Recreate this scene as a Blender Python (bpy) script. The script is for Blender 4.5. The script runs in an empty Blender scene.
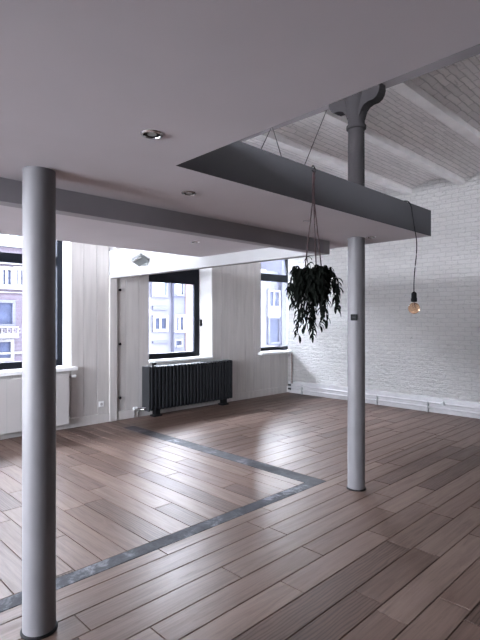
import bpy, bmesh, math, random
from mathutils import Vector, Matrix
random.seed(7)
PI = math.pi
scene = bpy.context.scene
col = scene.collection
CF = 484.0; CH = 1.55; CA = math.radians(45.35)
WY = 6.6      # window wall plane
BX = 7.95     # brick wall plane
ZS, ZT, ZB = 2.29, 2.52, 2.165   # mezzanine underside, top, drop beam bottom

# ------------------------------------------------------------------ materials
def new_mat(name):
    m = bpy.data.materials.new(name); m.use_nodes = True
    nt = m.node_tree; b = nt.nodes['Principled BSDF']
    return m, nt, b
def N(nt, t, **kw):
    n = nt.nodes.new(t)
    for k, v in kw.items():
        if k in n.inputs: n.inputs[k].default_value = v
        else: setattr(n, k, v)
    return n
def ramp(nt, fac, stops):
    r = nt.nodes.new('ShaderNodeValToRGB'); e = r.color_ramp.elements
    while len(e) < len(stops): e.new(0.5)
    for i, (p, c) in enumerate(stops):
        e[i].position = p; e[i].color = (*c, 1) if len(c) == 3 else c
    nt.links.new(fac, r.inputs[0]); return r
def paint(name, c, rough=.6, var=.05, scale=3.0, bump=.03, bscale=60, metal=0, spec=.5, stretch=(1,1,1)):
    m, nt, b = new_mat(name)
    tc = N(nt, 'ShaderNodeTexCoord'); mp = N(nt, 'ShaderNodeMapping'); mp.inputs['Scale'].default_value = stretch
    nt.links.new(tc.outputs['Object'], mp.inputs[0])
    n = N(nt, 'ShaderNodeTexNoise', Scale=scale, Detail=5.0); nt.links.new(mp.outputs[0], n.inputs['Vector'])
    lo = tuple(x*(1-var*2) for x in c); hi = tuple(min(1, x*(1+var)) for x in c)
    r = ramp(nt, n.outputs[0], [(.3, lo), (.7, hi)]); nt.links.new(r.outputs[0], b.inputs['Base Color'])
    b.inputs['Roughness'].default_value = rough; b.inputs['Metallic'].default_value = metal
    b.inputs['Specular IOR Level'].default_value = spec
    if bump:
        n2 = N(nt, 'ShaderNodeTexNoise', Scale=bscale, Detail=3.0); nt.links.new(mp.outputs[0], n2.inputs['Vector'])
        bp = N(nt, 'ShaderNodeBump', Strength=bump*3, Distance=.004); nt.links.new(n2.outputs[0], bp.inputs['Height'])
        nt.links.new(bp.outputs[0], b.inputs['Normal'])
    return m

def brick_paint(name, c, axes, bw=.23, bh=.072, strength=.9, dist=.012, rough=.55, mortar_dark=.75, vary=.14, warp=.03, low=.74, nst=(1,1,1), nsc=22.0):
    """painted brick: axes = which object axes give (along, up)"""
    m, nt, b = new_mat(name)
    tc = N(nt, 'ShaderNodeTexCoord'); sx = N(nt, 'ShaderNodeSeparateXYZ'); cx = N(nt, 'ShaderNodeCombineXYZ')
    nt.links.new(tc.outputs['Object'], sx.inputs[0])
    nt.links.new(sx.outputs[axes[0]], cx.inputs[0]); nt.links.new(sx.outputs[axes[1]], cx.inputs[1])
    wn = N(nt, 'ShaderNodeTexNoise', Scale=9.0, Detail=3.0); nt.links.new(tc.outputs['Object'], wn.inputs['Vector'])
    wa = N(nt, 'ShaderNodeVectorMath', operation='MULTIPLY_ADD'); wa.inputs[1].default_value = (warp*1.6,warp*.8,0)
    nt.links.new(wn.outputs['Color'], wa.inputs[0]); nt.links.new(cx.outputs[0], wa.inputs[2])
    br = N(nt, 'ShaderNodeTexBrick'); nt.links.new(wa.outputs[0], br.inputs['Vector'])
    br.inputs['Scale'].default_value = 1; br.inputs['Brick Width'].default_value = bw; br.inputs['Row Height'].default_value = bh
    br.inputs['Mortar Size'].default_value = .007; br.inputs['Mortar Smooth'].default_value = .6
    br.inputs['Color1'].default_value = (*c, 1); br.inputs['Color2'].default_value = (*[x*(1-vary) for x in c], 1)
    br.inputs['Mortar'].default_value = (*[x*mortar_dark for x in c], 1)
    nm = N(nt, 'ShaderNodeMapping'); nm.inputs['Scale'].default_value = nst; nt.links.new(tc.outputs['Object'], nm.inputs[0])
    n3 = N(nt, 'ShaderNodeTexNoise', Scale=nsc, Detail=6.0, Roughness=.7); nt.links.new(nm.outputs[0], n3.inputs['Vector'])
    r3 = ramp(nt, n3.outputs[0], [(.25, (low,low,low)), (.41, (1,1,1))])
    mx = N(nt, 'ShaderNodeMix', data_type='RGBA', blend_type='MULTIPLY'); mx.inputs[0].default_value = .8
    nt.links.new(br.outputs['Color'], mx.inputs[6]); nt.links.new(r3.outputs[0], mx.inputs[7])
    nt.links.new(mx.outputs[2], b.inputs['Base Color'])
    inv = N(nt, 'ShaderNodeMath', operation='MULTIPLY_ADD'); inv.inputs[1].default_value = -1.0; inv.inputs[2].default_value = 1.0
    nt.links.new(br.outputs['Fac'], inv.inputs[0])
    ad = N(nt, 'ShaderNodeMath', operation='MULTIPLY_ADD'); ad.inputs[1].default_value = 3.2
    nt.links.new(n3.outputs[0], ad.inputs[0]); nt.links.new(inv.outputs[0], ad.inputs[2])
    bp = N(nt, 'ShaderNodeBump', Strength=strength, Distance=dist)
    nt.links.new(ad.outputs[0], bp.inputs['Height']); nt.links.new(bp.outputs[0], b.inputs['Normal'])
    b.inputs['Roughness'].default_value = rough
    return m

def wood_floor():
    m, nt, b = new_mat('oak_planks')
    uv = N(nt, 'ShaderNodeUVMap', uv_map='UVMap'); at = N(nt, 'ShaderNodeAttribute', attribute_name='rnd')
    mp = N(nt, 'ShaderNodeMapping'); mp.inputs['Scale'].default_value = (1.6, 22, 1); nt.links.new(uv.outputs[0], mp.inputs[0])
    g = N(nt, 'ShaderNodeTexNoise', Scale=1.0, Detail=8.0, Roughness=.65, Distortion=1.2); nt.links.new(mp.outputs[0], g.inputs['Vector'])
    mp2 = N(nt, 'ShaderNodeMapping'); mp2.inputs['Scale'].default_value = (1.3, 7, 1); nt.links.new(uv.outputs[0], mp2.inputs[0])
    wv = N(nt, 'ShaderNodeTexWave', wave_type='RINGS', wave_profile='SIN'); wv.inputs['Scale'].default_value = 2.2
    wv.inputs['Distortion'].default_value = 7.0; wv.inputs['Detail'].default_value = 3.0; nt.links.new(mp2.outputs[0], wv.inputs['Vector'])
    base = ramp(nt, at.outputs['Fac'], [(0, (.088,.056,.044)), (.35, (.112,.073,.058)), (.7, (.125,.083,.067)), (1, (.15,.104,.085))])
    gr = ramp(nt, g.outputs[0], [(.32, (.62,.60,.60)), (.55, (1,1,1)), (.8, (1.12,1.1,1.08))])
    mx = N(nt, 'ShaderNodeMix', data_type='RGBA', blend_type='MULTIPLY'); mx.inputs[0].default_value = .8
    nt.links.new(base.outputs[0], mx.inputs[6]); nt.links.new(gr.outputs[0], mx.inputs[7])
    # coarse cathedral grain on some planks only
    sel = ramp(nt, at.outputs['Fac'], [(.0, (.9,.9,.9)), (.12, (.7,.7,.7)), (.2, (.15,.15,.15)), (1, (.08,.08,.08))])
    wr = ramp(nt, wv.outputs['Color'], [(.15, (.5,.48,.48)), (.5, (1,1,1))])
    mx2 = N(nt, 'ShaderNodeMix', data_type='RGBA', blend_type='MULTIPLY')
    nt.links.new(sel.outputs[0], mx2.inputs[0]); nt.links.new(mx.outputs[2], mx2.inputs[6]); nt.links.new(wr.outputs[0], mx2.inputs[7])
    nt.links.new(mx2.outputs[2], b.inputs['Base Color'])
    rr = ramp(nt, g.outputs[0], [(.3, (.42,)*3), (.7, (.30,)*3)]); nt.links.new(rr.outputs[0], b.inputs['Roughness'])
    bp = N(nt, 'ShaderNodeBump', Strength=.35, Distance=.002); nt.links.new(g.outputs[0], bp.inputs['Height']); nt.links.new(bp.outputs[0], b.inputs['Normal'])
    b.inputs['Specular IOR Level'].default_value = .10
    return m

def glass_mat():
    m, nt, b = new_mat('window_glass'); nt.nodes.remove(b)
    out = nt.nodes['Material Output']; tr = N(nt, 'ShaderNodeBsdfTransparent'); tr.inputs[0].default_value = (.95,.97,1,1)
    gl = N(nt, 'ShaderNodeBsdfGlossy'); gl.inputs['Roughness'].default_value = .02
    fr = N(nt, 'ShaderNodeFresnel', IOR=1.3); mx = N(nt, 'ShaderNodeMixShader')
    nt.links.new(fr.outputs[0], mx.inputs[0]); nt.links.new(tr.outputs[0], mx.inputs[1]); nt.links.new(gl.outputs[0], mx.inputs[2])
    nt.links.new(mx.outputs[0], out.inputs[0]); return m

M = {}
M['slab'] = paint('mezzanine_plaster', (.60,.575,.605), .8, .03, 1.5, .03, 40)
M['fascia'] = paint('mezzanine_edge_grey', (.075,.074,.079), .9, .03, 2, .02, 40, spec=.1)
M['white'] = paint('white_paint', (.80,.80,.80), .5, .03, 3, .02, 50)
M['boards'] = paint('painted_boards', (.50,.475,.46), .5, .06, 2.5, .08, 30, stretch=(6,6,.5))
M['brick'] = brick_paint('white_painted_brick', (1.0,.975,.955), (1,2), bw=.20, strength=1.0, dist=.09, mortar_dark=.84, vary=.06, warp=.045, low=.55, nst=(1,.55,1), nsc=20.0)
M['vault'] = brick_paint('vault_brick', (1.0,.96,.95), (0,1), bw=.30, bh=.066, strength=.8, dist=.02, mortar_dark=.68, vary=.12, warp=.04, low=.42, nst=(.2,1,1), nsc=18.0)
M['joist'] = paint('joist_paint', (.92,.90,.89), .6, .05, 4, .05, 30)
M['floor'] = wood_floor()
M['gap'] = paint('floor_gap', (.02,.015,.014), .8, .1, 5, 0)
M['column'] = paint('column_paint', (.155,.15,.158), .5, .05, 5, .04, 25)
M['columntop'] = paint('column_backlit_shade', (.020,.018,.019), .85, .05, 5, .04, 25, spec=.1)  # backlit shade of the upper column put into its colour
M['darkmetal'] = paint('anthracite_metal', (.011,.012,.015), .5, .05, 5, .01, 50, spec=.25)
M['frame'] = paint('window_frame_black', (.008,.010,.016), .6, .05, 5, 0, spec=.2)
M['black'] = paint('black_plastic', (.006,.006,.007), .6, .05, 5, 0, spec=.15)
M['chrome'] = paint('chrome', (.7,.7,.72), .2, .03, 5, 0, metal=1)
M['steelgrey'] = paint('grey_aluminium', (.38,.40,.40), .4, .05, 5, .02, 60, metal=.3)
M['radwhite'] = paint('radiator_enamel', (.46,.44,.43), .35, .02, 3, 0)
M['pipe'] = paint('pipe_paint', (.42,.41,.42), .4, .05, 8, 0)
M['brownpipe'] = paint('old_pipe', (.25,.19,.18), .5, .2, 10, .05, 40)
M['rope'] = paint('rope', (.035,.016,.018), .9, .2, 40, .2, 200)
M['pot'] = paint('dark_pot', (.09,.09,.095), .6, .1, 8, .02, 50)
M['leaf'] = paint('backlit_leaf', (.005,.007,.005), .8, .3, 12, 0, spec=.1)  # dark green taken near black, backlit look put into the colour
M['glass'] = glass_mat()
M['topbounce'] = paint('slab_top_bounce', (.85,.84,.82), .8, .03, 3, 0)  # unseen slab top made pale to bounce light onto the vault
M['beamwhite'] = paint('beam_white', (.37,.37,.37), .7, .03, 3, 0)
M['dropgrey'] = paint('downstand_shade_grey', (.34,.33,.35), .8, .03, 3, 0)  # slab paint darkened, shade on the downstand face put into the colour
M['lampgrey'] = paint('lamp_grey_metal', (.14,.15,.15), .5, .05, 5, 0)
M['girder'] = paint('girder_paint', (.26,.24,.25), .8, .05, 3, .03, 30, spec=.2)
M['darkwall'] = paint('dark_rear_wall', (.10,.10,.10), .8, .1, 2, 0)
M['radside'] = paint('radiator_side_metal', (.03,.031,.034), .5, .1, 5, 0, spec=.2)
M['street'] = paint('street_asphalt', (.10,.10,.105), .9, .1, .5, 0)
M['inlay'] = None

def inlay_mat():
    m, nt, b = new_mat('dark_inlay')
    tc = N(nt, 'ShaderNodeTexCoord')
    n = N(nt, 'ShaderNodeTexNoise', Scale=9.0, Detail=9.0, Roughness=.75, Distortion=.6); nt.links.new(tc.outputs['Object'], n.inputs['Vector'])
    n2 = N(nt, 'ShaderNodeTexNoise', Scale=2.2, Detail=3.0); nt.links.new(tc.outputs['Object'], n2.inputs['Vector'])
    ad = N(nt, 'ShaderNodeMath', operation='MULTIPLY'); nt.links.new(n.outputs[0], ad.inputs[0]); nt.links.new(n2.outputs[0], ad.inputs[1])
    r = ramp(nt, ad.outputs[0], [(.17, (.022,.022,.026)), (.27, (.046,.046,.052)), (.36, (.16,.16,.175))])
    nt.links.new(r.outputs[0], b.inputs['Base Color']); b.inputs['Specular IOR Level'].default_value = .1; b.inputs['Roughness'].default_value = .65
    bp = N(nt, 'ShaderNodeBump', Strength=.3, Distance=.002); nt.links.new(n.outputs[0], bp.inputs['Height']); nt.links.new(bp.outputs[0], b.inputs['Normal'])
    return m
M['inlay'] = inlay_mat()

def bulb_glass():
    m, nt, b = new_mat('amber_glass')
    b.inputs['Base Color'].default_value = (.85,.52,.30,1); b.inputs['Transmission Weight'].default_value = .85
    b.inputs['Roughness'].default_value = .12; b.inputs['IOR'].default_value = 1.15
    n = N(nt, 'ShaderNodeTexNoise', Scale=20.0); r = ramp(nt, n.outputs[0], [(.3, (.80,.50,.32)), (.7, (.9,.62,.42))])
    nt.links.new(r.outputs[0], b.inputs['Base Color']); return m
M['bulb'] = bulb_glass()

# ------------------------------------------------------------------ mesh helpers
class MB:
    def __init__(s): s.bm = bmesh.new()
    def box(s, x0, x1, y0, y1, z0, z1, bev=0, rot=None, piv=None):
        c = Vector(((x0+x1)/2, (y0+y1)/2, (z0+z1)/2))
        r = bmesh.ops.create_cube(s.bm, size=1)['verts']
        for v in r: v.co = Vector((v.co.x*(x1-x0), v.co.y*(y1-y0), v.co.z*(z1-z0))) + c
        if bev:
            ed = list({e for v in r for e in v.link_edges})
            g = bmesh.ops.bevel(s.bm, geom=ed, offset=bev, segments=2, affect='EDGES', profile=.5)
            r = list({v for f in g['faces'] for v in f.verts} | {v for v in r if v.is_valid})
        if rot is not None:
            p = Vector(piv) if piv else c
            for v in r: v.co = rot @ (v.co - p) + p
        return s
    def lathe(s, c, prof, seg=40, cap=True):
        rings = []
        for r, z in prof:
            rings.append([s.bm.verts.new((c[0]+r*math.cos(2*PI*i/seg), c[1]+r*math.sin(2*PI*i/seg), c[2]+z)) for i in range(seg)])
        for a, b in zip(rings, rings[1:]):
            for i in range(seg): s.bm.faces.new((a[i], a[(i+1)%seg], b[(i+1)%seg], b[i]))
        if cap:
            if prof[0][0] > 1e-5: s.bm.faces.new(rings[0][::-1])
            if prof[-1][0] > 1e-5: s.bm.faces.new(rings[-1])
        return s
    def tube(s, pts, r, seg=8):
        pts = [Vector(p) for p in pts]; rings = []
        for i, p in enumerate(pts):
            t = (pts[min(i+1, len(pts)-1)] - pts[max(i-1, 0)]).normalized()
            up = Vector((0,0,1)) if abs(t.z) < .9 else Vector((1,0,0))
            u = t.cross(up).normalized(); w = t.cross(u)
            rr = r[i] if isinstance(r, (list, tuple)) else r
            rings.append([s.bm.verts.new(p + rr*(math.cos(2*PI*k/seg)*u + math.sin(2*PI*k/seg)*w)) for k in range(seg)])
        for a, b in zip(rings, rings[1:]):
            for k in range(seg): s.bm.faces.new((a[k], a[(k+1)%seg], b[(k+1)%seg], b[k]))
        s.bm.faces.new(rings[0][::-1]); s.bm.faces.new(rings[-1]); return s
    def sphere(s, c, r, seg=24, sc=(1,1,1)):
        g = bmesh.ops.create_uvsphere(s.bm, u_segments=seg, v_segments=seg//2, radius=r)['verts']
        for v in g: v.co = Vector((v.co.x*sc[0], v.co.y*sc[1], v.co.z*sc[2])) + Vector(c)
        return s
    def prism(s, poly, axis, a0, a1):
        """poly of 2D points extruded along axis ('x': poly=(y,z), 'y': poly=(x,z), 'z': poly=(x,y))"""
        def P(p, a): return {'x': (a, p[0], p[1]), 'y': (p[0], a, p[1]), 'z': (p[0], p[1], a)}[axis]
        A = [s.bm.verts.new(P(p, a0)) for p in poly]; B = [s.bm.verts.new(P(p, a1)) for p in poly]
        n = len(poly)
        for i in range(n): s.bm.faces.new((A[i], A[(i+1)%n], B[(i+1)%n], B[i]))
        s.bm.faces.new(A[::-1]); s.bm.faces.new(B); return s
    def build(s, name, mat, parent=None, smooth=False, origin=None):
        bmesh.ops.recalc_face_normals(s.bm, faces=s.bm.faces)
        me = bpy.data.meshes.new(name)
        if parent is not None: base = Vector(parent['_o'])
        elif origin is not None: base = Vector(origin)
        else: base = Vector((0,0,0))
        for v in s.bm.verts: v.co -= base
        s.bm.to_mesh(me); s.bm.free()
        if smooth:
            for p in me.polygons: p.use_smooth = True
        ms = mat if isinstance(mat, list) else [mat]
        for x in ms: me.materials.append(x)
        o = bpy.data.objects.new(name, me); col.objects.link(o)
        if parent is not None: o.parent = parent; o['_o'] = list(base)
        else: o.location = base; o['_o'] = list(base)
        if smooth and hasattr(me, 'set_sharp_from_angle'): me.set_sharp_from_angle(angle=math.radians(38))
        return o
def empty(name, loc, label=None, cat=None, group=None, kind=None):
    o = bpy.data.objects.new(name, None); col.objects.link(o); o.location = loc; o['_o'] = list(loc); o.empty_display_size = .1
    return tag(o, label, cat, group, kind)
def tag(o, label=None, cat=None, group=None, kind=None):
    if label: o['label'] = label
    if cat: o['category'] = cat
    if group: o['group'] = group
    if kind: o['kind'] = kind
    return o
def ray(u, v): 
    q = (u-240)/CF; return (math.cos(CA)+q*math.sin(CA), math.sin(CA)-q*math.cos(CA), (319-v)/CF)
def onY(u, v, Y): r = ray(u, v); t = Y/r[1]; return (r[0]*t, Y, CH+r[2]*t)
def onX(u, v, X): r = ray(u, v); t = X/r[0]; return (X, r[1]*t, CH+r[2]*t)
def onZ(u, v, Z): r = ray(u, v); t = (Z-CH)/r[2]; return (r[0]*t, r[1]*t, Z)

# ------------------------------------------------------------------ floor
X0, Y0 = -4.5, -4.5
PW = .1815
def build_floor():
    bm = bmesh.new(); uvl = bm.loops.layers.uv.new('UVMap'); at = bm.faces.layers.float.new('rnd')
    g = .0013
    def plank(x0, x1, y0, y1, alongx):
        x0 += g; x1 -= g; y0 += g; y1 -= g
        if x1-x0 < .01 or y1-y0 < .01: return
        r = random.random(); ou, ov = random.uniform(0, 60), random.uniform(0, 60)
        e = .003
        top = [bm.verts.new(c) for c in ((x0+e,y0+e,0),(x1-e,y0+e,0),(x1-e,y1-e,0),(x0+e,y1-e,0))]
        bot = [bm.verts.new(c) for c in ((x0,y0,-.006),(x1,y0,-.006),(x1,y1,-.006),(x0,y1,-.006))]
        fs = [bm.faces.new(top)] + [bm.faces.new((bot[i], bot[(i+1)%4], top[(i+1)%4], top[i])) for i in range(4)]
        for f in fs:
            f[at] = r; f.material_index = 0
            for l in f.loops:
                p = l.vert.co
                l[uvl].uv = ((p.x if alongx else p.y)+ou, (p.y if alongx else p.x)+ov)
    def runs(a0, a1, start=None):
        a = a0 - random.uniform(0, 1.2); out = []
        while a < a1:
            L = random.choice((.75, 1.0, 1.25, 1.5, 1.5, 1.8))*random.uniform(.95, 1.05)
            s, e = max(a, a0), min(a+L, a1)
            if e-s > .02: out.append((s, e))
            a += L
        return out
    # outer field, boards parallel to the window wall
    def rows(ya, yb, phase):
        k = math.floor((ya-phase)/PW); y = phase+k*PW; out = []
        while y < yb-1e-6:
            s, e = max(y, ya), min(y+PW, yb)
            if e-s > .006: out.append((s, e))
            y += PW
        return out
    for s, e in rows(Y0, 2.71, 2.597):
        for a, b in runs(X0, BX): plank(a, b, s, e, True)
    for s, e in rows(2.71, WY, 2.597):
        for a, b in runs(3.84, BX): plank(a, b, s, e, True)
    # inner field, boards at right angles
    for s, e in rows(X0, 3.66, 2.098):
        for a, b in runs(2.83, WY): plank(s, e, a, b, False)
    plank(3.66, 3.84, 6.08, WY, False)
    base = [bm.verts.new(c) for c in ((X0,Y0,-.007),(BX,Y0,-.007),(BX,WY,-.007),(X0,WY,-.007))]
    f = bm.faces.new(base); f.material_index = 1
    b2 = [bm.verts.new(c) for c in ((X0,Y0,-.3),(BX,Y0,-.3),(BX,WY,-.3),(X0,WY,-.3))]
    f = bm.faces.new(b2[::-1]); f.material_index = 1
    for i in range(4):
        f = bm.faces.new((b2[i], b2[(i+1)%4], base[(i+1)%4], base[i])); f.material_index = 1
    me = bpy.data.meshes.new('floor'); bm.to_mesh(me); bm.free()
    me.materials.append(M['floor']); me.materials.append(M['gap'])
    o = bpy.data.objects.new('floor', me); col.objects.link(o)
    tag(o, 'wide oak plank floor changing direction inside the dark inlay', None, None, 'structure')
build_floor()
# dark inlay, mitred L
tag(MB().prism([(X0, 2.712), (3.84, 2.712), (3.66, 2.828), (X0, 2.828)], 'z', -.0065, .0005).build('floor_inlay_strip', M['inlay']),
    'long dark grey inlaid floor strip passing behind the front column', 'floor strip')
tag(MB().prism([(3.8385, 2.714), (3.8385, 6.08), (3.662, 6.08), (3.662, 2.831)], 'z', -.0065, .0005).build('floor_inlay_strip', M['inlay']),
    'dark grey inlaid floor strip running from the corner towards the ribbed radiator', 'floor strip')

# ------------------------------------------------------------------ walls
WT = .45; WTOP = 3.95; ZSILL = .87; ZHEAD = 3.45; GY = WY+.3
WINS = [(-3.56, -2.21), (-.89, .46), (1.785, 3.134), (4.452, 5.81), (7.11, 8.46)]
def wall_window():
    mb = MB(); edges = [X0-.4]
    for a, b in WINS: edges += [a, b]
    edges.append(8.95)
    for i in range(0, len(edges), 2): mb.box(edges[i], edges[i+1], WY+.02, WY+WT, -.3, WTOP+.3)
    for a, b in WINS:
        mb.box(a, b, WY+.02, WY+WT, -.3, ZSILL-.03); mb.box(a, b, WY+.02, WY+WT, ZHEAD, WTOP+.3)
    return mb.build('wall_back', M['white'])
wb = tag(wall_window(), 'wall with tall windows, clad in vertical white painted boards', None, None, 'structure')
# vertical cladding boards as a skin of the same wall (child part)
def cladding():
    mb = MB()
    cuts = [X0]
    x = X0
    spans = [(X0, -3.56), (-2.21, -.89), (.46, 1.785)]
    lists = []
    for a, b in spans:
        n = max(1, round((b-a)/.21)); lists.append([a+(b-a)*i/n for i in range(n+1)])
    lists.append([3.134, 3.33, 3.537, 3.735]); lists.append([3.86, 4.028, 4.264, 4.452])
    lists.append([5.81, 6.04, 6.256, 6.44, 6.66, 6.89, 7.11])
    for L in lists:
        for a, b in zip(L, L[1:]): mb.box(a+.003, b-.003, WY, WY+.021, .13, WTOP, .003)
    for a, b in WINS:
        bb = min(b, BX); n = max(1, round((bb-a)/.25))
        for i in range(n):
            mb.box(a+(bb-a)*i/n+.003, a+(bb-a)*(i+1)/n-.003, WY, WY+.021, .13, ZSILL-.03, .003)
    return mb.build('cladding_boards', M['boards'], wb)
cladding()
def strip_box(name, mat, label, *b, bev=.004):
    mb = MB(); mb.box(*b, bev); return tag(mb.build(name, mat), label, None, None, 'structure')
strip_box('baseboard_back', M['boards'], 'white skirting board along the window wall', X0, BX-.06, WY-.018, WY, 0, .135)
strip_box('trim_1', M['boards'], 'vertical white trim under the bright beam end', 3.735, 3.86, WY-.03, WY+.02, .0, ZB)

# brick wall
tag(MB().box(BX, BX+.9, Y0-.4, WY-.002, -.3, WTOP+.3).build('wall_right', M['brick']), 'white painted brick wall', None, None, 'structure')
pl = MB(); pl.box(BX-.025, BX, Y0, WY-.02, 0, .25, .004)
tag(pl.build('baseboard_right', M['pipe']), 'smooth white plinth below the brick wall', None, None, 'structure')
# left and rear walls of the loft (left windows added to light the brick)
LW = [(-4.2, -1.2), (-.9, 2.1), (2.4, 6.0)]; LZ0, LZ1 = 2.62, 3.6
mb = MB(); ed = [Y0-.4]
for a, b in LW: ed += [a, b]
ed.append(WY+.02)
for i in range(0, len(ed), 2): mb.box(X0-.4, X0, ed[i], ed[i+1], -.3, WTOP+.3)
for a, b in LW: mb.box(X0-.4, X0, a, b, LZ1, WTOP+.3)
mb.box(X0-.4, X0, *LW[0], -.3, LZ0); mb.box(X0-.4, X0, *LW[1], 2.0, LZ0); mb.box(X0-.4, X0, *LW[1], -.3, .9); mb.box(X0-.4, X0, -.9, 1.3, .9, 2.0)
mb.box(X0-.4, X0, 2.4, 6.0, 2.0, LZ0); mb.box(X0-.4, X0, 2.4, 6.0, -.3, .9); mb.box(X0-.4, X0, 4.9, 6.0, .9, 2.0)
LW2 = [(a, b, LZ0, LZ1) for a, b in LW] + [(2.4, 4.9, .9, 2.0), (1.3, 2.1, .9, 2.0)]
tag(mb.build('wall_left', M['white']), 'plain white wall with high and low windows added for light', None, None, 'structure')
for i, (a, b, LZ0, LZ1) in enumerate(LW2):
    t = empty('window_%d' % (i+6), (X0-.2, (a+b)/2, LZ0), ['added high window in the left wall behind the camera','added high window in the left wall level with the camera','added high window in the left wall near the window wall','added low window in the left wall near the window wall','added low window in the left wall level with the camera'][i], None, None, 'structure')
    m = MB(); c0, c1 = X0-.22, X0-.15
    m.box(c0, c1, a, a+.06, LZ0, LZ1).box(c0, c1, b-.06, b, LZ0, LZ1).box(c0, c1, a+.06, b-.06, LZ0, LZ0+.06).box(c0, c1, a+.06, b-.06, LZ1-.06, LZ1)
    m.build('window_frame', M['frame'], t)
    MB().box(X0-.19, X0-.182, a+.05, b-.05, LZ0+.05, LZ1-.05).build('pane', M['glass'], t)
RW = []
mb = MB(); ed = [X0-.4]
for a, b in RW: ed += [a, b]
ed.append(BX)
for i in range(0, len(ed), 2): mb.box(ed[i], ed[i+1], Y0-.4, Y0, -.3, WTOP+.3)
for a, b in RW: mb.box(a, b, Y0-.4, Y0, -.3, .9); mb.box(a, b, Y0-.4, Y0, 2.2, WTOP+.3)
tag(mb.build('wall_front', M['darkwall']), 'dark wall behind the camera', None, None, 'structure')

# ------------------------------------------------------------------ ceiling: jack arches between joists
JY0 = 3.02; JS = .873; ZJ = 3.70
joists = [JY0 + k*JS for k in range(-9, 5)]
joists = [j for j in joists if Y0 < j < WY-.15]
bounds = [Y0] + joists + [WY]
mb = MB()
for a, b in zip(bounds, bounds[1:]):
    n = 12; rise = .11*min(1, (b-a)/JS); pts = []
    for i in range(n+1):
        t = i/n; y = a + (b-a)*t; z = ZJ+.055 + rise*math.sin(PI*t)
        pts.append((y, z))
    poly = pts + [(b, WTOP+.3), (a, WTOP+.3)]
    mb.prism(poly, 'x', X0, BX)
tag(mb.build('ceiling', M['vault'], smooth=False), 'ceiling of shallow whitewashed brick arches', None, None, 'structure')
jl = ['white ceiling beam nearest the top right corner of the photo',
      'white ceiling beam meeting the brick wall just above the mezzanine tip', 'bright white ceiling beam right behind the mezzanine edge']
for j in joists:
    vis = {0: None}
    k = round((j-JY0)/JS)
    m = MB(); w = .055
    m.prism([(j-w, ZJ), (j+w, ZJ), (j+w, ZJ+.09), (j-w, ZJ+.09)], 'x', 3.95, BX+.02)
    if k < -1 or k > 1:
        if k >= -3 and k <= 3:
            tag(m.build('ceiling_joist', M['joist']), 'white ceiling beam between brick arches, %s' % {-3:'third in front of the corner one', -2:'outside the right edge of the photo', 2:'second behind the mezzanine edge', 3:'closest to the window wall'}[k], 'beam', 'white beams between the brick arches')
        else: m.bm.free()
    else:
        tag(m.build('ceiling_joist', M['joist']), jl[k+1], 'beam', 'white beams between the brick arches')
tag(MB().box(3.80, 3.995, Y0, WY, 3.62, 3.92, .006).build('ceiling_girder', M['girder']), 'heavy girder above the columns, carrying the ceiling beams', None, None, 'structure')

# ------------------------------------------------------------------ mezzanine
mb = MB()
mb.prism([(X0, Y0), (1.205, Y0), (1.42, 1.88), (4.26, 1.88), (4.26, 4.45), (X0, 4.45)], 'z', ZS, ZT)
slab = mb.build('mezzanine_slab', [M['slab'], M['fascia'], M['topbounce']])
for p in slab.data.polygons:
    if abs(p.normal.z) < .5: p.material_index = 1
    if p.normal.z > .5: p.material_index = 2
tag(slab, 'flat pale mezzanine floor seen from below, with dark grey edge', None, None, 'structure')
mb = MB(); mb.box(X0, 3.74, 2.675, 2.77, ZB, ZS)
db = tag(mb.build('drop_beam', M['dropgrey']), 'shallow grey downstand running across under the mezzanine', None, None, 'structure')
tag(MB().box(3.74-.0, 3.74+.10, 2.675, WY-.001, ZB, ZT+.06).build('side_beam', M['beamwhite']), 'bright white beam running from under the mezzanine to the window wall', None, None, 'structure')

# ------------------------------------------------------------------ columns
def column(x, y, label, upper):
    t = empty('iron_column', (x, y, 0), label, 'column')
    r = .0785
    MB().lathe((x,y,0), [(r,.008), (r*1.0,.03), (r,1.2), (r*.985,ZS-.001)], 48).build('shaft', M['column'], t, True)
    MB().lathe((x,y,0), [(r*1.12,0), (r*1.12,.006), (r*1.04,.012)], 48).build('base_ring', M['black'], t, True)
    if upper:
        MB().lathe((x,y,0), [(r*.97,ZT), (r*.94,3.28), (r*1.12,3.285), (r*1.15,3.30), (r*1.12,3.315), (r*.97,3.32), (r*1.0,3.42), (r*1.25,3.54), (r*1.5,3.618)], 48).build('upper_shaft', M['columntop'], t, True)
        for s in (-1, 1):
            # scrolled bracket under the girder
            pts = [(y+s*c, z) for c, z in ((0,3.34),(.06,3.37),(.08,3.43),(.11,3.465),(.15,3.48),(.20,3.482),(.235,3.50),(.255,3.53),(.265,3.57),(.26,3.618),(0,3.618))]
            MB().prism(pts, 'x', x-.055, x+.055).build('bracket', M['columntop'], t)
    return t
column(.986, 2.425, 'round grey painted iron column close by on the left', False)
c2 = column(3.872, 2.405, 'round grey column rising through the mezzanine, with a dark bracketed top', True)
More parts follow.
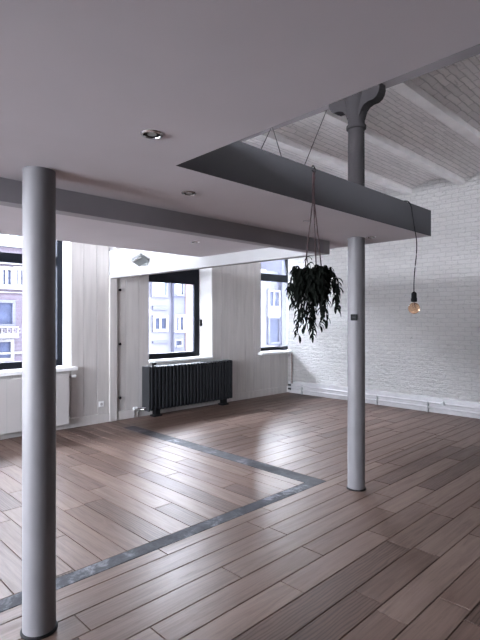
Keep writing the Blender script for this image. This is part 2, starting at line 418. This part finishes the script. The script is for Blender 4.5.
# small dark plate on the second column
p = onY(353.5, 317, 2.35)
cdir = Vector((-p[0], -p[1], 0)).normalized(); cc = Vector((3.872, 2.405, 1.565))
side = Vector((-cdir.y, cdir.x, 0))
m = MB(); rotz = math.atan2(cdir.y, cdir.x) - .25
m.box(.071, .089, -.03, .03, -.028, .028, .004)
for v in m.bm.verts: v.co = Matrix.Rotation(rotz, 3, 'Z') @ v.co + cc
sw = m.build('wall_switch', M['black'], None, False, (3.872, 2.405, 1.565))
tag(sw, 'tiny black switch plate on the far column', 'switch')
m = MB(); m.box(.088, .0905, -.014, .014, -.007, .007, .001)
for v in m.bm.verts: v.co = Matrix.Rotation(rotz, 3, 'Z') @ v.co + cc
m.build('rocker', M['darkmetal'], sw)

# ------------------------------------------------------------------ downlights
dl = [(152,134,'nearest recessed downlight with pale ring, left of the dark slab edge'),
      (189,193,'small recessed downlight beside the pointed tip of the dark slab edge'),
      (195,242,'small recessed downlight in the low ceiling beyond the downstand'),
      (371,237,'recessed downlight under the mezzanine tip beside the far column')]
for u, v, lab in dl:
    x, y, z = onZ(u, v, ZS)
    t = empty('recessed_downlight', (x, y, z), lab, 'light', 'recessed downlights in the mezzanine')
    MB().lathe((x,y,z), [(.034,-.001), (.036,-.006), (.043,-.005), (.046,0)], 32, False).build('trim_ring', M['chrome'], t, True)
    MB().lathe((x,y,z), [(.0,-.0008), (.0345,-.0012)], 32, False).build('reflector', M['black'], t, True)
    MB().lathe((x,y,z), [(.0,-.003), (.018,-.003), (.018,-.001)], 24, False).build('lamp', M['steelgrey'], t, True)

# ------------------------------------------------------------------ windows
def window(n, a, b, gy, ztr, outw=1, zs=ZSILL, zh=ZHEAD, fw=.075, label=''):
    """frame in plane gy, ztr=(z0,z1) transom band"""
    t = empty('window_%d' % n, ((a+b)/2, gy, zs), label, None, None, 'structure')
    d0, d1 = gy-.03, gy+.04
    m = MB()
    m.box(a, a+fw, d0, d1, zs, zh, .004); m.box(b-fw, b, d0, d1, zs, zh, .004)
    m.box(a+fw, b-fw, d0, d1, zs, zs+.09, .004); m.box(a+fw, b-fw, d0, d1, zh-.07, zh, .004)
    m.box(a+fw, b-fw, d0, d1, ztr[0], ztr[1], .004)
    m.build('window_frame', M['frame'], t)
    MB().box(a+fw-.01, b-fw+.01, gy, gy+.008, zs+.06, zh-.05).build('pane', M['glass'], t)
    return t
def sill(t, a, b, y0, y1, z0, z1):
    return MB().box(a, b, y0, y1, z0, z1, .006).build('window_sill', M['white'], t)
wl = ['window far out on the left', 'window left of the panel radiator window', 'window over the white panel radiator', 'window over the black ribbed radiator', 'narrow looking window in the corner by the brick wall']
TR = [(2.32, 2.45), (2.32, 2.45), (2.32, 2.45), (2.18, 2.45), (2.355, 2.51)]
wobj = []
for i, ((a, b), tr) in enumerate(zip(WINS, TR)):
    t = window(i+1, a, b-(.08 if i == 3 else 0), GY, tr, label=wl[i], fw=(.10 if i == 3 else .075)); wobj.append(t)
    if i == 3: MB().prism([(b-.08, GY+.05), (b+.002, WY+.02), (b+.002, GY+.05)], 'z', ZSILL, ZHEAD).build('reveal', M['white'], t)
    if i == 4: sill(t, 7.03, BX-.001, WY-.11, GY-.031, ZSILL-.035, ZSILL+.012)
    elif i == 3: sill(t, a-.0, b+.0, WY-.03, GY-.031, ZSILL-.035, ZSILL)
    else: sill(t, a-.05, b+.06, WY-.09, GY-.031, ZSILL-.05, ZSILL)
# window 3: vertical mullion handle side / window 4 handle
t = wobj[3]
MB().box(5.745, 5.765, GY-.075, GY-.03, 1.42, 1.54, .004).box(5.74, 5.76, GY-.085, GY-.065, 1.42, 1.47, .003).build('handle', M['black'], t)
for i, (a, b) in enumerate(RW):
    window(i+13, a, b, Y0-.2, (1.85, 1.91), zs=.9, zh=2.2, label='narrow rear window %s behind the camera' % ['on the left','near the brick wall'][i])

# ------------------------------------------------------------------ ribbed radiator
rx0, rx1, ry0, ry1, rz0, rz1 = 4.32, 6.14, 6.375, 6.50, .115, .80
t = empty('column_radiator', ((rx0+rx1)/2, 6.44, 0), 'long black ribbed radiator standing under the middle window', 'radiator')
NF = 25; st = (rx1-rx0-.03)/NF
for i in range(NF):
    xc = rx0+.015+st*(i+.5); m = MB()
    for yy in (ry0, ry0+.045, ry0+.09):
        m.box(xc-.0225, xc+.0225, yy, yy+.032, rz0, rz1-.01, .012)
    m.box(xc-.026, xc+.026, ry0, ry1, rz1-.055, rz1, .018); m.box(xc-.026, xc+.026, ry0, ry1, rz0-.01, rz0+.045, .018)
    m.build('fin', M['darkmetal'], t)
MB().tube([(rx0, 6.437, rz1-.03), (rx1, 6.437, rz1-.03)], .016, 10).build('top_header', M['darkmetal'], t)
MB().tube([(rx0, 6.437, rz0+.02), (rx1, 6.437, rz0+.02)], .016, 10).build('bottom_header', M['darkmetal'], t)
MB().box(rx0-.012, rx0+.008, ry0+.01, ry1+.085, rz0-.02, rz1-.005, .005).build('side_panel', M['radside'], t)
MB().box(rx0+.02, rx1-.02, ry1+.01, ry1+.04, rz1-.02, rz1+.012, .006).build('top_rail', M['steelgrey'], t)
for xx in (4.40, 5.86):
    MB().box(xx, xx+.16, ry0+.005, ry1, 0, .03, .006).box(xx+.03, xx+.13, ry0+.02, ry1-.02, .025, rz0, .006).build('foot', M['black'], t)
v = MB(); v.tube([(4.42, 6.437, rz1-.01), (4.42, 6.437, rz1+.03)], .012, 12); v.tube([(4.41, 6.437, rz1+.035), (4.47, 6.437, rz1+.035)], .02, 14)
v.build('bleed_valve', M['black'], t)
t = empty('radiator_valve', (4.24, 6.5, 0), 'chrome valve and pipes at the left foot of the ribbed radiator', 'valve')
MB().tube([(4.16, 6.57, 0), (4.16, 6.57, .14), (4.19, 6.54, .155), (4.30, 6.46, .15)], .011, 10).tube([(4.23, 6.57, 0), (4.23, 6.57, .10), (4.26, 6.55, .12), (4.305, 6.5, .125)], .011, 10).build('pipe', M['chrome'], t, True)
MB().tube([(4.12, 6.53, .155), (4.18, 6.53, .155)], .022, 14).build('knob', M['white'], t, True)

# ------------------------------------------------------------------ white panel radiator
px0, px1, py0 = 1.72, 3.05, 6.47
t = empty('panel_radiator', ((px0+px1)/2, 6.5, 0), 'white flat panel radiator hanging under the left window', 'radiator')
m = MB(); m.box(px0, px1, py0, py0+.02, .085, .785, .008)
m.build('front_panel', M['radwhite'], t)
m = MB(); n = 8
for i in range(1, n): m.box(px0+(px1-px0)*i/n-.0015, px0+(px1-px0)*i/n+.0015, py0-.0015, py0+.001, .1, .77)
m.build('panel_groove', M['steelgrey'], t)
m = MB(); m.box(px0+.01, px1-.01, py0+.02, py0+.09, .10, .765, .006); m.build('convector_body', M['radwhite'], t)
m = MB()
for i in range(26): m.box(px0+.03+i*.049, px0+.055+i*.049, py0+.03, py0+.08, .764, .772)
m.build('top_grille', M['steelgrey'], t)
for xx in (px0+.2, px1-.25): MB().box(xx, xx+.04, py0+.085, WY-.001, .2, .7, .003).build('wall_bracket', M['steelgrey'], t)
MB().tube([(px1-.02, py0+.05, .74), (px1+.06, py0+.05, .74)], .010, 10).build('valve_stem', M['chrome'], t, True)
MB().tube([(px1+.05, py0+.045, .74), (px1+.11, py0+.045, .74)], [.018, .022], 14).build('valve_knob', M['white'], t, True)

# ------------------------------------------------------------------ small wall items
x, _, z = onY(101, 404, WY)
t = empty('wall_socket', (x, WY, z), 'white wall socket low on the boards left of the trim', 'socket')
MB().box(x-.04, x+.04, WY-.014, WY, z-.04, z+.04, .004).build('cover_plate', M['white'], t)
m = MB()
m.lathe((0,0,0), [(.0, 0), (.019, 0), (.021, .002), (.021, .004)], 24)
for vv in m.bm.verts: vv.co = Vector((vv.co.x+x, WY-.0135-vv.co.z, vv.co.y+z))
m.build('socket_face', M['radwhite'], t)
for k, (zz, lab) in enumerate([(1.995, 'top black knob on the white boards beside the trim'), (1.166, 'middle black knob on the white boards beside the trim'), (.338, 'lowest black knob on the white boards beside the trim')]):
    m = MB(); m.lathe((0,0,0), [(.012, 0), (.010, .015), (.020, .022), (.022, .032), (.014, .038), (0, .039)], 20)
    for vv in m.bm.verts: vv.co = Vector((vv.co.x+3.888+.02, WY-vv.co.z, vv.co.y+zz))
    tag(m.build('wall_peg', M['black'], None, True, (3.908, WY, zz)), lab, 'knob', 'black knobs on the boarded wall')

# wall lamp on the side beam
fx = 3.74
_, ly, lz = onX(146, 262, fx)
t = empty('wall_spotlight', (fx, ly, lz), 'grey folded metal spotlight fixed on the bright white beam', 'lamp')
MB().box(fx-.03, fx, ly-.05, ly+.05, lz-.05, lz+.05, .008).build('mount', M['steelgrey'], t)
rm = Matrix.Rotation(math.radians(28), 3, 'Y') @ Matrix.Rotation(math.radians(-22), 3, 'X')
MB().box(fx-.18, fx-.03, ly-.10, ly+.09, lz-.03, lz+.025, .01, rm, (fx-.06, ly, lz)).build('lamp_head', M['lampgrey'], t)
rm2 = Matrix.Rotation(math.radians(-12), 3, 'Y') @ Matrix.Rotation(math.radians(-15), 3, 'X')
MB().box(fx-.20, fx-.06, ly-.09, ly+.08, lz+.03, lz+.036, 0, rm2, (fx-.06, ly, lz+.03)).build('reflector_flap', M['white'], t)

# ------------------------------------------------------------------ pipes along the brick wall
for zz, xx, lab in ((.165, BX-.055, 'upper white heating pipe along the foot of the brick wall'), (.085, BX-.055, 'lower white heating pipe along the foot of the brick wall')):
    t = empty('heating_pipe', (xx, 2, zz), lab, 'pipe')
    MB().tube([(xx, Y0+.05, zz), (xx, WY-.13, zz)], .017, 12).build('pipe_run', M['pipe'], t, True)
    m = MB(); m.sphere((xx, WY-.12, zz), .026, 14).tube([(xx, WY-.12, zz), (xx, WY-.06, zz)], .02, 12)
    m.build('elbow', M['darkmetal'], t, True)
for u, lab in ((302, 'pipe clip nearest the window corner'), (377, 'pipe clip just right of the far column'), (428, 'pipe clip towards the right edge of the photo')):
    _, yy, _ = onX(u, 400, BX-.05)
    m = MB(); m.box(BX-.078, BX-.026, yy-.005, yy+.005, .0, .19, .003)
    tag(m.build('pipe_clip', M['steelgrey'], None, False, (BX-.05, yy, .06)), lab, 'clip', 'clips holding the wall pipes')
_, yy, _ = onX(443, 405, BX-.06)
m = MB(); m.box(BX-.095, BX-.05, yy-.03, yy+.03, .145, .19, .008); m.tube([(BX-.07, yy, .18), (BX-.07, yy, .21)], .014, 12)
tag(m.build('pipe_valve', M['steelgrey'], None, False, (BX-.07, yy, .16)), 'small grey valve on the upper wall pipe', 'valve')
m = MB(); m.tube([(BX-.045, WY-.14, .21), (BX-.045, WY-.14, ZSILL-.04)], .013, 10)
m.tube([(BX-.045, WY-.14, .20), (BX-.045, WY-.14, .25)], .02, 10)
tag(m.build('riser_pipe', M['brownpipe'], None, True, (BX-.045, WY-.14, .21)), 'thin brownish upright pipe in the corner under the window sill', 'pipe')

# ------------------------------------------------------------------ hanging bulb
p0 = onY(404, 200.5, 1.90); hx, hy, hz = onY(412, 293, 1.80)
pts = [(p0[0]-.06, 1.97, ZT+.004), (p0[0]-.02, 1.91, ZT+.006), (p0[0]+.02, 1.872, ZT+.002), (p0[0]+.055, 1.862, ZT-.04),
       onY(412, 212, 1.862), onY(414.5, 228, 1.86), onY(416.5, 240, 1.845), onY(416.5, 253, 1.83), onY(415, 268, 1.81), onY(414, 282, 1.80), onY(414, 296, 1.80)]
# smooth with Catmull-Rom
def smooth_pts(P, n=5):
    P = [Vector(p) for p in P]; out = []
    for i in range(len(P)-1):
        a, b, c, d = P[max(i-1,0)], P[i], P[i+1], P[min(i+2, len(P)-1)]
        for k in range(n):
            t = k/n
            out.append(.5*((2*b)+(c-a)*t+(2*a-5*b+4*c-d)*t*t+(3*b-a-3*c+d)*t**3))
    out.append(P[-1]); return out
bc = Vector(onY(414, 308.2, 1.80))
t = empty('pendant_bulb', tuple(bc), 'amber globe bulb hanging on a black cord from the mezzanine tip', 'lamp')
MB().tube(smooth_pts(pts), .0042, 8).build('cord', M['black'], t, True)
MB().lathe((bc.x, bc.y, bc.z), [(.006,.135), (.018,.125), (.021,.115), (.021,.085), (.024,.08), (.024,.055), (.018,.05)], 24).build('socket', M['black'], t, True)
MB().sphere(tuple(bc), .046, 32).build('globe', M['bulb'], t, True)
m = MB()
for k in range(6):
    a = k*PI/3; m.tube([(bc.x+.012*math.cos(a), bc.y+.012*math.sin(a), bc.z+.03), (bc.x+.016*math.cos(a+.5), bc.y+.016*math.sin(a+.5), bc.z-.018)], .0016, 6)
m.tube([(bc.x, bc.y, bc.z+.048), (bc.x, bc.y, bc.z)], .005, 8)
m.build('filament', M['brownpipe'], t)

# ------------------------------------------------------------------ hanging plant
HY = 1.79
pc = Vector(onY(313, 287, HY))
t = empty('hanging_plant', tuple(pc), 'dark trailing plant in a hanging pot, hooked over the mezzanine edge', 'plant')
def hp(u, y, z): q = onY(u, 200, y); return (q[0], y, z)
hk = [hp(311, 1.93, ZT+.005), hp(312, 1.90, ZT+.012), hp(313, 1.868, ZT+.008), hp(314.5, 1.85, ZT-.012), hp(316, 1.83, ZT-.035), hp(314.5, 1.81, ZT-.062), hp(312, 1.805, ZT-.055)]
MB().tube(smooth_pts(hk, 5), .004, 8).build('hook', M['black'], t, True)
kn = Vector(hp(313.5, 1.80, ZT-.20))
hang = MB()
hang.tube(smooth_pts([hp(314, 1.81, ZT-.06), hp(313.5, 1.805, ZT-.12), tuple(kn)], 4), [.0085]*8+[.009], 8)
hang.sphere(hp(313.8, 1.806, ZT-.10), .011, 12, (1,1,1.6)); hang.sphere(tuple(kn), .011, 12, (1,1,1.8))
hang.build('rope_knot', M['rope'], t, True)
rimz = pc.z+.045
vx = Vector((math.sin(CA), -math.cos(CA), 0)); vd = Vector((math.cos(CA), math.sin(CA), 0))
ends = [pc - vx*.062 - vd*.05, pc + vx*.034 + vd*.075, pc + vx*.046 - vd*.07]
for e in ends:
    e = Vector((e.x, e.y, rimz+.005)); MB().tube([kn, (kn+e)/2, e, e+Vector((0,0,-.05))], .0038, 8).build('rope', M['rope'], t, True)
MB().lathe((pc.x, pc.y, pc.z), [(.0,-.085), (.05,-.085), (.057,-.08), (.08,.04), (.087,.045), (.087,.055), (.078,.055), (.076,.035), (0,.03)], 32).build('pot', M['pot'], t, True)
tp = Vector(onY(306.5, 221, 1.80)); MB().tube([tp - vx*.02, tp + vx*.03], .003, 6).build('peg', M['pot'], t)
fol = MB(); stems = MB()
def leaf(mb, p, d, L, w, droop):
    d = Vector(d).normalized(); side = d.cross(Vector((0,0,1)))
    if side.length < .1: side = Vector((1,0,0))
    side.normalize(); side = (Matrix.Rotation(random.uniform(-1.4, 1.4), 3, d) @ side)
    n = 6; prev = None; q = Vector(p); dd = d.copy()
    for i in range(n+1):
        s = i/n; ww = w*math.sin(PI*min(.97, .08+s*.9))**.7*.5
        up = side.cross(dd).normalized()
        L_ = mb.bm.verts.new(q - side*ww + up*ww*.35); C_ = mb.bm.verts.new(q); R_ = mb.bm.verts.new(q + side*ww + up*ww*.35)
        if prev:
            mb.bm.faces.new((prev[0], prev[1], C_, L_)); mb.bm.faces.new((prev[1], prev[2], R_, C_))
        prev = (L_, C_, R_)
        dd = (dd + Vector((0,0,-droop/n))).normalized(); q = q + dd*(L/n)
# strand list: (target px u, lowest v) plus random bushy ones
strands = []
for i in range(46):
    a = random.uniform(0, 2*PI); strands.append((a, random.uniform(.02, .12), random.uniform(-.03, .03)))
def ang_of(du, dep): return math.atan2((vx*du+vd*dep).y, (vx*du+vd*dep).x)
for du, dep, L, out in [(-.8,-.6,.24,.05), (-.7,-.7,.27,.045), (-.55,.6,.33,.02), (-.3,-.9,.27,.02), (-.45,-.8,.29,.03), (-.1,-1,.31,.0), (-.05,.9,.33,.0), (-.2,-.9,.25,.02), (.1,-1,.22,.02), (.45,-.8,.24,.03), (.5,.8,.27,.02), (.55,-.7,.24,.03), (.8,-.4,.17,.06), (.9,.2,.15,.065), (1,-.1,.1,.08), (-1,0,.15,.06), (-.95,-.3,.14,.05), (.3,-.9,.16,.03), (.7,.6,.2,.05)]:
    strands.append((ang_of(du, dep), L, out))
for a, L, out in strands:
    o = Vector((math.cos(a), math.sin(a), 0)); r0 = random.uniform(.04, .085)
    P = [pc + o*r0 + Vector((0,0,.05)), pc + o*(r0+.01+out*.5) + Vector((0,0,.10+random.uniform(-.03,.03))), pc + o*(.075+out) + Vector((0,0,.03))]
    nst = max(2, int(L/.035)); q = P[-1].copy()
    for k in range(nst):
        q = q + Vector((random.uniform(-.012,.012), random.uniform(-.012,.012), -L/nst)); P.append(q.copy())
    sp = smooth_pts(P, 3); stems.tube(sp, .0022, 5)
    for i, s in enumerate(sp[1:]):
        for rep in range(3 if i < 9 else 1):
            b = random.uniform(0, 2*PI); d = o*.35 + Vector((math.cos(b), math.sin(b), random.uniform(-1.1, .3)))
            leaf(fol, s, d, random.uniform(.035, .06), random.uniform(.012, .019), random.uniform(1.2, 3.4))
for k in range(90):   # crown filling the pot
    a = random.uniform(0, 2*PI); r = random.uniform(0, .09); p = pc + Vector((math.cos(a)*r, math.sin(a)*r, .04))
    leaf(fol, p, Vector((math.cos(a)*.9, math.sin(a)*.9, random.uniform(.2, .9))), random.uniform(.04, .065), random.uniform(.012, .018), random.uniform(1.5, 3))
# two upright shoots
for du, hgt in ((-.028, .14), (-.012, .105), (.035, .07)):
    p = pc + vx*du + Vector((0,0,.04)); q = p + Vector((0,0,hgt)) - vx*.01
    stems.tube([p, (p+q)/2 + vx*.008, q], .0022, 5)
    leaf(fol, q, -vx*.6+Vector((0,0,-.6)), .04, .018, 1); leaf(fol, q, vx*.5+Vector((0,0,.5)), .04, .018, 2.5)
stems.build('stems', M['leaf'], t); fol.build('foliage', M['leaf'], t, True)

# ------------------------------------------------------------------ steel guy cables above the mezzanine edge
g1 = (3.88, 3.44, 3.615); g2 = (3.97, 2.80, 3.615)
for a, (u, v), lab in ((g2, (304, 165), 'thin dark cable from beside the column top down to the mezzanine edge'),
                     (g1, (260.3, 149), 'short thin cable above the mezzanine edge, leftmost of the cables'),
                     (g1, (282, 157), 'slanting thin cable above the mezzanine edge, middle of the three cables')):
    e = onY(u, v, 1.905); e = (e[0], 1.905, ZT)
    m = MB(); m.tube([a, e], .0028, 6); m.sphere(e, .006, 8)
    tag(m.build('guy_cable', M['black'], None, False, e), lab, 'cable', 'cables above the mezzanine edge')

# ------------------------------------------------------------------ outside
def facade_mat(name, c1, c2, mort, bw=.5, bh=.16):
    m, nt, b = new_mat(name)
    tc = N(nt, 'ShaderNodeTexCoord'); sx = N(nt, 'ShaderNodeSeparateXYZ'); cx = N(nt, 'ShaderNodeCombineXYZ')
    nt.links.new(tc.outputs['Object'], sx.inputs[0]); nt.links.new(sx.outputs[0], cx.inputs[0]); nt.links.new(sx.outputs[2], cx.inputs[1])
    br = N(nt, 'ShaderNodeTexBrick'); nt.links.new(cx.outputs[0], br.inputs['Vector'])
    br.inputs['Scale'].default_value = 1; br.inputs['Brick Width'].default_value = bw; br.inputs['Row Height'].default_value = bh
    br.inputs['Mortar Size'].default_value = .02
    for k, c in (('Color1', c1), ('Color2', c2), ('Mortar', mort)): br.inputs[k].default_value = (*c, 1)
    n = N(nt, 'ShaderNodeTexNoise', Scale=1.5, Detail=5.0); nt.links.new(tc.outputs['Object'], n.inputs['Vector'])
    r = ramp(nt, n.outputs[0], [(.3, (.8,.8,.8)), (.7, (1.15,1.15,1.15))])
    mx = N(nt, 'ShaderNodeMix', data_type='RGBA', blend_type='MULTIPLY'); mx.inputs[0].default_value = 1
    nt.links.new(br.outputs['Color'], mx.inputs[6]); nt.links.new(r.outputs[0], mx.inputs[7]); nt.links.new(mx.outputs[2], b.inputs['Base Color'])
    b.inputs['Roughness'].default_value = .9; b.inputs['Specular IOR Level'].default_value = .2
    return m
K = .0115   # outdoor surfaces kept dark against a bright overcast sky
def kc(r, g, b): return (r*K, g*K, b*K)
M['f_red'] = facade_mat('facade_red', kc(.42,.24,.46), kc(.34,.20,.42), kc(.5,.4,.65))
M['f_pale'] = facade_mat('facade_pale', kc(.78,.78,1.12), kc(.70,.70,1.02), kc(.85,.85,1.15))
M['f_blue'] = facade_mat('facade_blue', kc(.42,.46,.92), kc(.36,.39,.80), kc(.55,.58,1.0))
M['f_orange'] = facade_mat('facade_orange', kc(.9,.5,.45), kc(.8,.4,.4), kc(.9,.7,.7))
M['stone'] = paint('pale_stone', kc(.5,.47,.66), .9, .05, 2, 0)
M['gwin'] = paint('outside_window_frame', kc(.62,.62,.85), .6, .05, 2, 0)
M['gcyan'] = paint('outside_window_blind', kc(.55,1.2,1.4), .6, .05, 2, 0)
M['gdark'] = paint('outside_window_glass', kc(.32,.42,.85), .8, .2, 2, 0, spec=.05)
M['added_roof'] = paint('added_roof_zinc', kc(.95,1.2,1.3), .7, .1, 1, 0)
FY = 20.0
def fpt(u, v): p = onY(u, v, FY); return p[0], p[2]
def owin(t, u0, u1, v0, v1, mat, frame='gwin', bars=True):
    x0, z1 = fpt(u0, v0); x1, _ = fpt(u1, v0); _, z0 = fpt((u0+u1)/2, v1); _, z1 = fpt((u0+u1)/2, v0)
    f = MB(); w = .12
    f.box(x0-w, x0, FY-.12, FY+.05, z0-w, z1+w); f.box(x1, x1+w, FY-.12, FY+.05, z0-w, z1+w)
    f.box(x0, x1, FY-.12, FY+.05, z1, z1+w); f.box(x0, x1, FY-.16, FY+.05, z0-w, z0)
    if bars: xm = (x0+x1)/2; f.box(xm-.05, xm+.05, FY-.07, FY+.02, z0, z1); 
    fo = f.build('window', M[frame], t)
    MB().box(x0, x1, FY-.03, FY+.02, z0, z1).build('pane', M[mat], fo)
# left: red-purple brick house
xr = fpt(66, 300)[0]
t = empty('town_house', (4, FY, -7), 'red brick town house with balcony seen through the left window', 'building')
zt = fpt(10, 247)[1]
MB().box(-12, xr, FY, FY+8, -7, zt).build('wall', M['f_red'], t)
m = MB()
for v0, v1 in ((262,264.5), (287.5,289.5), (292,293), (352,354)):
    za, zb_ = fpt(10, v1)[1], fpt(10, v0)[1]; m.box(-12, xr, FY-.10, FY+.01, za, zb_)
m.build('string_course', M['stone'], t)
owin(t, 2, 10, 270, 285, 'gdark'); owin(t, 16, 22, 270, 285, 'gdark')
owin(t, -6, 11.5, 303, 324, 'gdark', 'f_blue', False); owin(t, -3, 10, 342, 358, 'gdark', 'stone', False)
owin(t, 30, 40, 270, 285, 'gdark'); owin(t, 30, 42, 303, 324, 'gdark')
m = MB(); za, zb_ = fpt(5, 334)[1], fpt(5, 327)[1]; xb = fpt(14, 330)[0]
m.box(2, xb, FY-.5, FY-.45, zb_-.03, zb_+.03); m.box(2, xb, FY-.5, FY-.45, za-.03, za+.03); m.box(2, xb, FY-.5, FY, za-.15, za-.05)
x = 4.5
while x < xb:
    m.box(x, x+.03, FY-.49, FY-.46, za, zb_); m.tube([(x+.08+.06*math.cos(k*PI/5), FY-.475, (za+zb_)/2+.07*math.sin(k*PI/5)) for k in range(11)], .012, 5); x += .2
m.build('balcony', M['stone'], t)
m = MB(); m.prism([(FY-.15, zt), (FY+1.6, zt+8.0), (FY+8, zt+8.0), (FY+8, zt)], 'x', -12, xr); m.build('added_roof', M['added_roof'], t)  # added steep roof, raised to block sky glare on the floor
m = MB()
for i in range(14): m.box(4+i*.33, 4.1+i*.33, FY-.12, FY-.04, zt, zt+.55)
m.build('roof_railing', M['stone'], t)
# middle: pale facade, blue bay and orange edge
t = empty('town_house', (15, FY, -7), 'pale brick house with white framed windows seen through the middle window', 'building')
ztm = 9.5
xa = xr; x1_ = fpt(171.5, 300)[0]; x2_ = fpt(182.5, 300)[0]; x3_ = fpt(187.5, 300)[0]
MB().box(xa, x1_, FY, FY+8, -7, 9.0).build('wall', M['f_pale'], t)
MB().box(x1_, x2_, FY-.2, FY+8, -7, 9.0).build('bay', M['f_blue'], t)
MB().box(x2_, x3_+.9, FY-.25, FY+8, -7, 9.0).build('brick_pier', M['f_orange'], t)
owin(t, 152.5, 165, 279, 295, 'gcyan', 'f_pale', False); owin(t, 154, 165, 318, 329, 'gdark')
for a_, b_, c_, d_ in ((152, 167, 306, 310), (152, 167, 341, 343)):
    MB().box(fpt(a_,c_)[0], fpt(b_,c_)[0], FY-.1, FY, fpt(159,d_)[1], fpt(159,c_)[1]).build('lintel', M['f_blue'], t)
FYs = FY; FY = FYs-.2
owin(t, 174.5, 181.5, 279, 294, 'gcyan', 'f_blue', False); owin(t, 175.5, 182, 317, 330, 'gdark'); owin(t, 175, 180, 341, 345, 'gdark', 'f_pale', False)
FY = FYs
# right: pale blue house by the corner window
t = empty('town_house', (23, FY, -7), 'pale blue house with tall dark windows seen through the corner window', 'building')
xc0, xc1, xc2, xc3 = x3_+.9, fpt(266.5,300)[0], fpt(279.5,300)[0], 34
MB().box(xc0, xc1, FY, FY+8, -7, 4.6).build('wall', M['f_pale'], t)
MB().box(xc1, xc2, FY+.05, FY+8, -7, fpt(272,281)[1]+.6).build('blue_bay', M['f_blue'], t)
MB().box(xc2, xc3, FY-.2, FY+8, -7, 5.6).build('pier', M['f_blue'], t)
m = MB(); m.box(xc1, xc2, FY-.15, FY+.05, fpt(272,317)[1], fpt(272,308)[1]); m.build('string_course', M['stone'], t)
owin(t, 268.5, 278, 292, 306, 'gdark', 'stone'); owin(t, 268.5, 278, 319, 342, 'gdark', 'f_blue', False)
# street
tag(MB().box(-60, 90, 7.2, 60, -7.3, -7).build('ground', M['street']), 'street far below the windows', None, None, 'structure')

# ------------------------------------------------------------------ world and light
w = bpy.data.worlds.new('World'); scene.world = w; w.use_nodes = True
nt = w.node_tree; bg = nt.nodes['Background']
tc = N(nt, 'ShaderNodeTexCoord'); sp = N(nt, 'ShaderNodeSeparateXYZ'); nt.links.new(tc.outputs['Generated'], sp.inputs[0])
r = ramp(nt, sp.outputs[2], [(.0, (.95,.955,1.0)), (.5, (.89,.925,1.0)), (1, (.82,.89,1.0))]); nt.links.new(r.outputs[0], bg.inputs[0])
bg.inputs[1].default_value = 47.0
def portal(name, cx, cy, cz, sx, sz, rotx):
    L = bpy.data.lights.new(name, 'AREA'); L.shape = 'RECTANGLE'; L.size = sx; L.size_y = sz
    L.cycles.is_portal = True
    o = bpy.data.objects.new(name, L); col.objects.link(o); o.location = (cx, cy, cz); o.rotation_euler = (rotx, 0, 0) if rotx is not None else (PI/2, 0, -PI/2)
for a, b in WINS: portal('daylight_portal', (a+b)/2, WY+WT+.02, (ZSILL+ZHEAD)/2, b-a, ZHEAD-ZSILL, -PI/2)
for a, b, LZ0, LZ1 in LW2: portal('daylight_portal', X0-.42, (a+b)/2, (LZ0+LZ1)/2, b-a, LZ1-LZ0, None)  # sky portals for the added left-wall windows
for a, b in RW: portal('daylight_portal', (a+b)/2, Y0-.42, 1.55, b-a, 1.3, PI/2)

# ------------------------------------------------------------------ camera
cd = bpy.data.cameras.new('Camera'); cam = bpy.data.objects.new('Camera', cd); col.objects.link(cam)
cam.location = (0, 0, CH); cam.rotation_euler = (PI/2, 0, CA-PI/2)
cd.sensor_fit = 'VERTICAL'; cd.sensor_height = 36; cd.lens = CF/640*36; cd.shift_y = -1/640
cd.clip_start = .05; cd.clip_end = 300
scene.camera = cam
for o in list(bpy.data.objects):
    if '_o' in o.keys(): del o['_o']
vs = scene.view_settings
vs.view_transform = 'Standard'; vs.look = 'None'; vs.gamma = 1; vs.use_curve_mapping = False; vs.exposure = 1.3
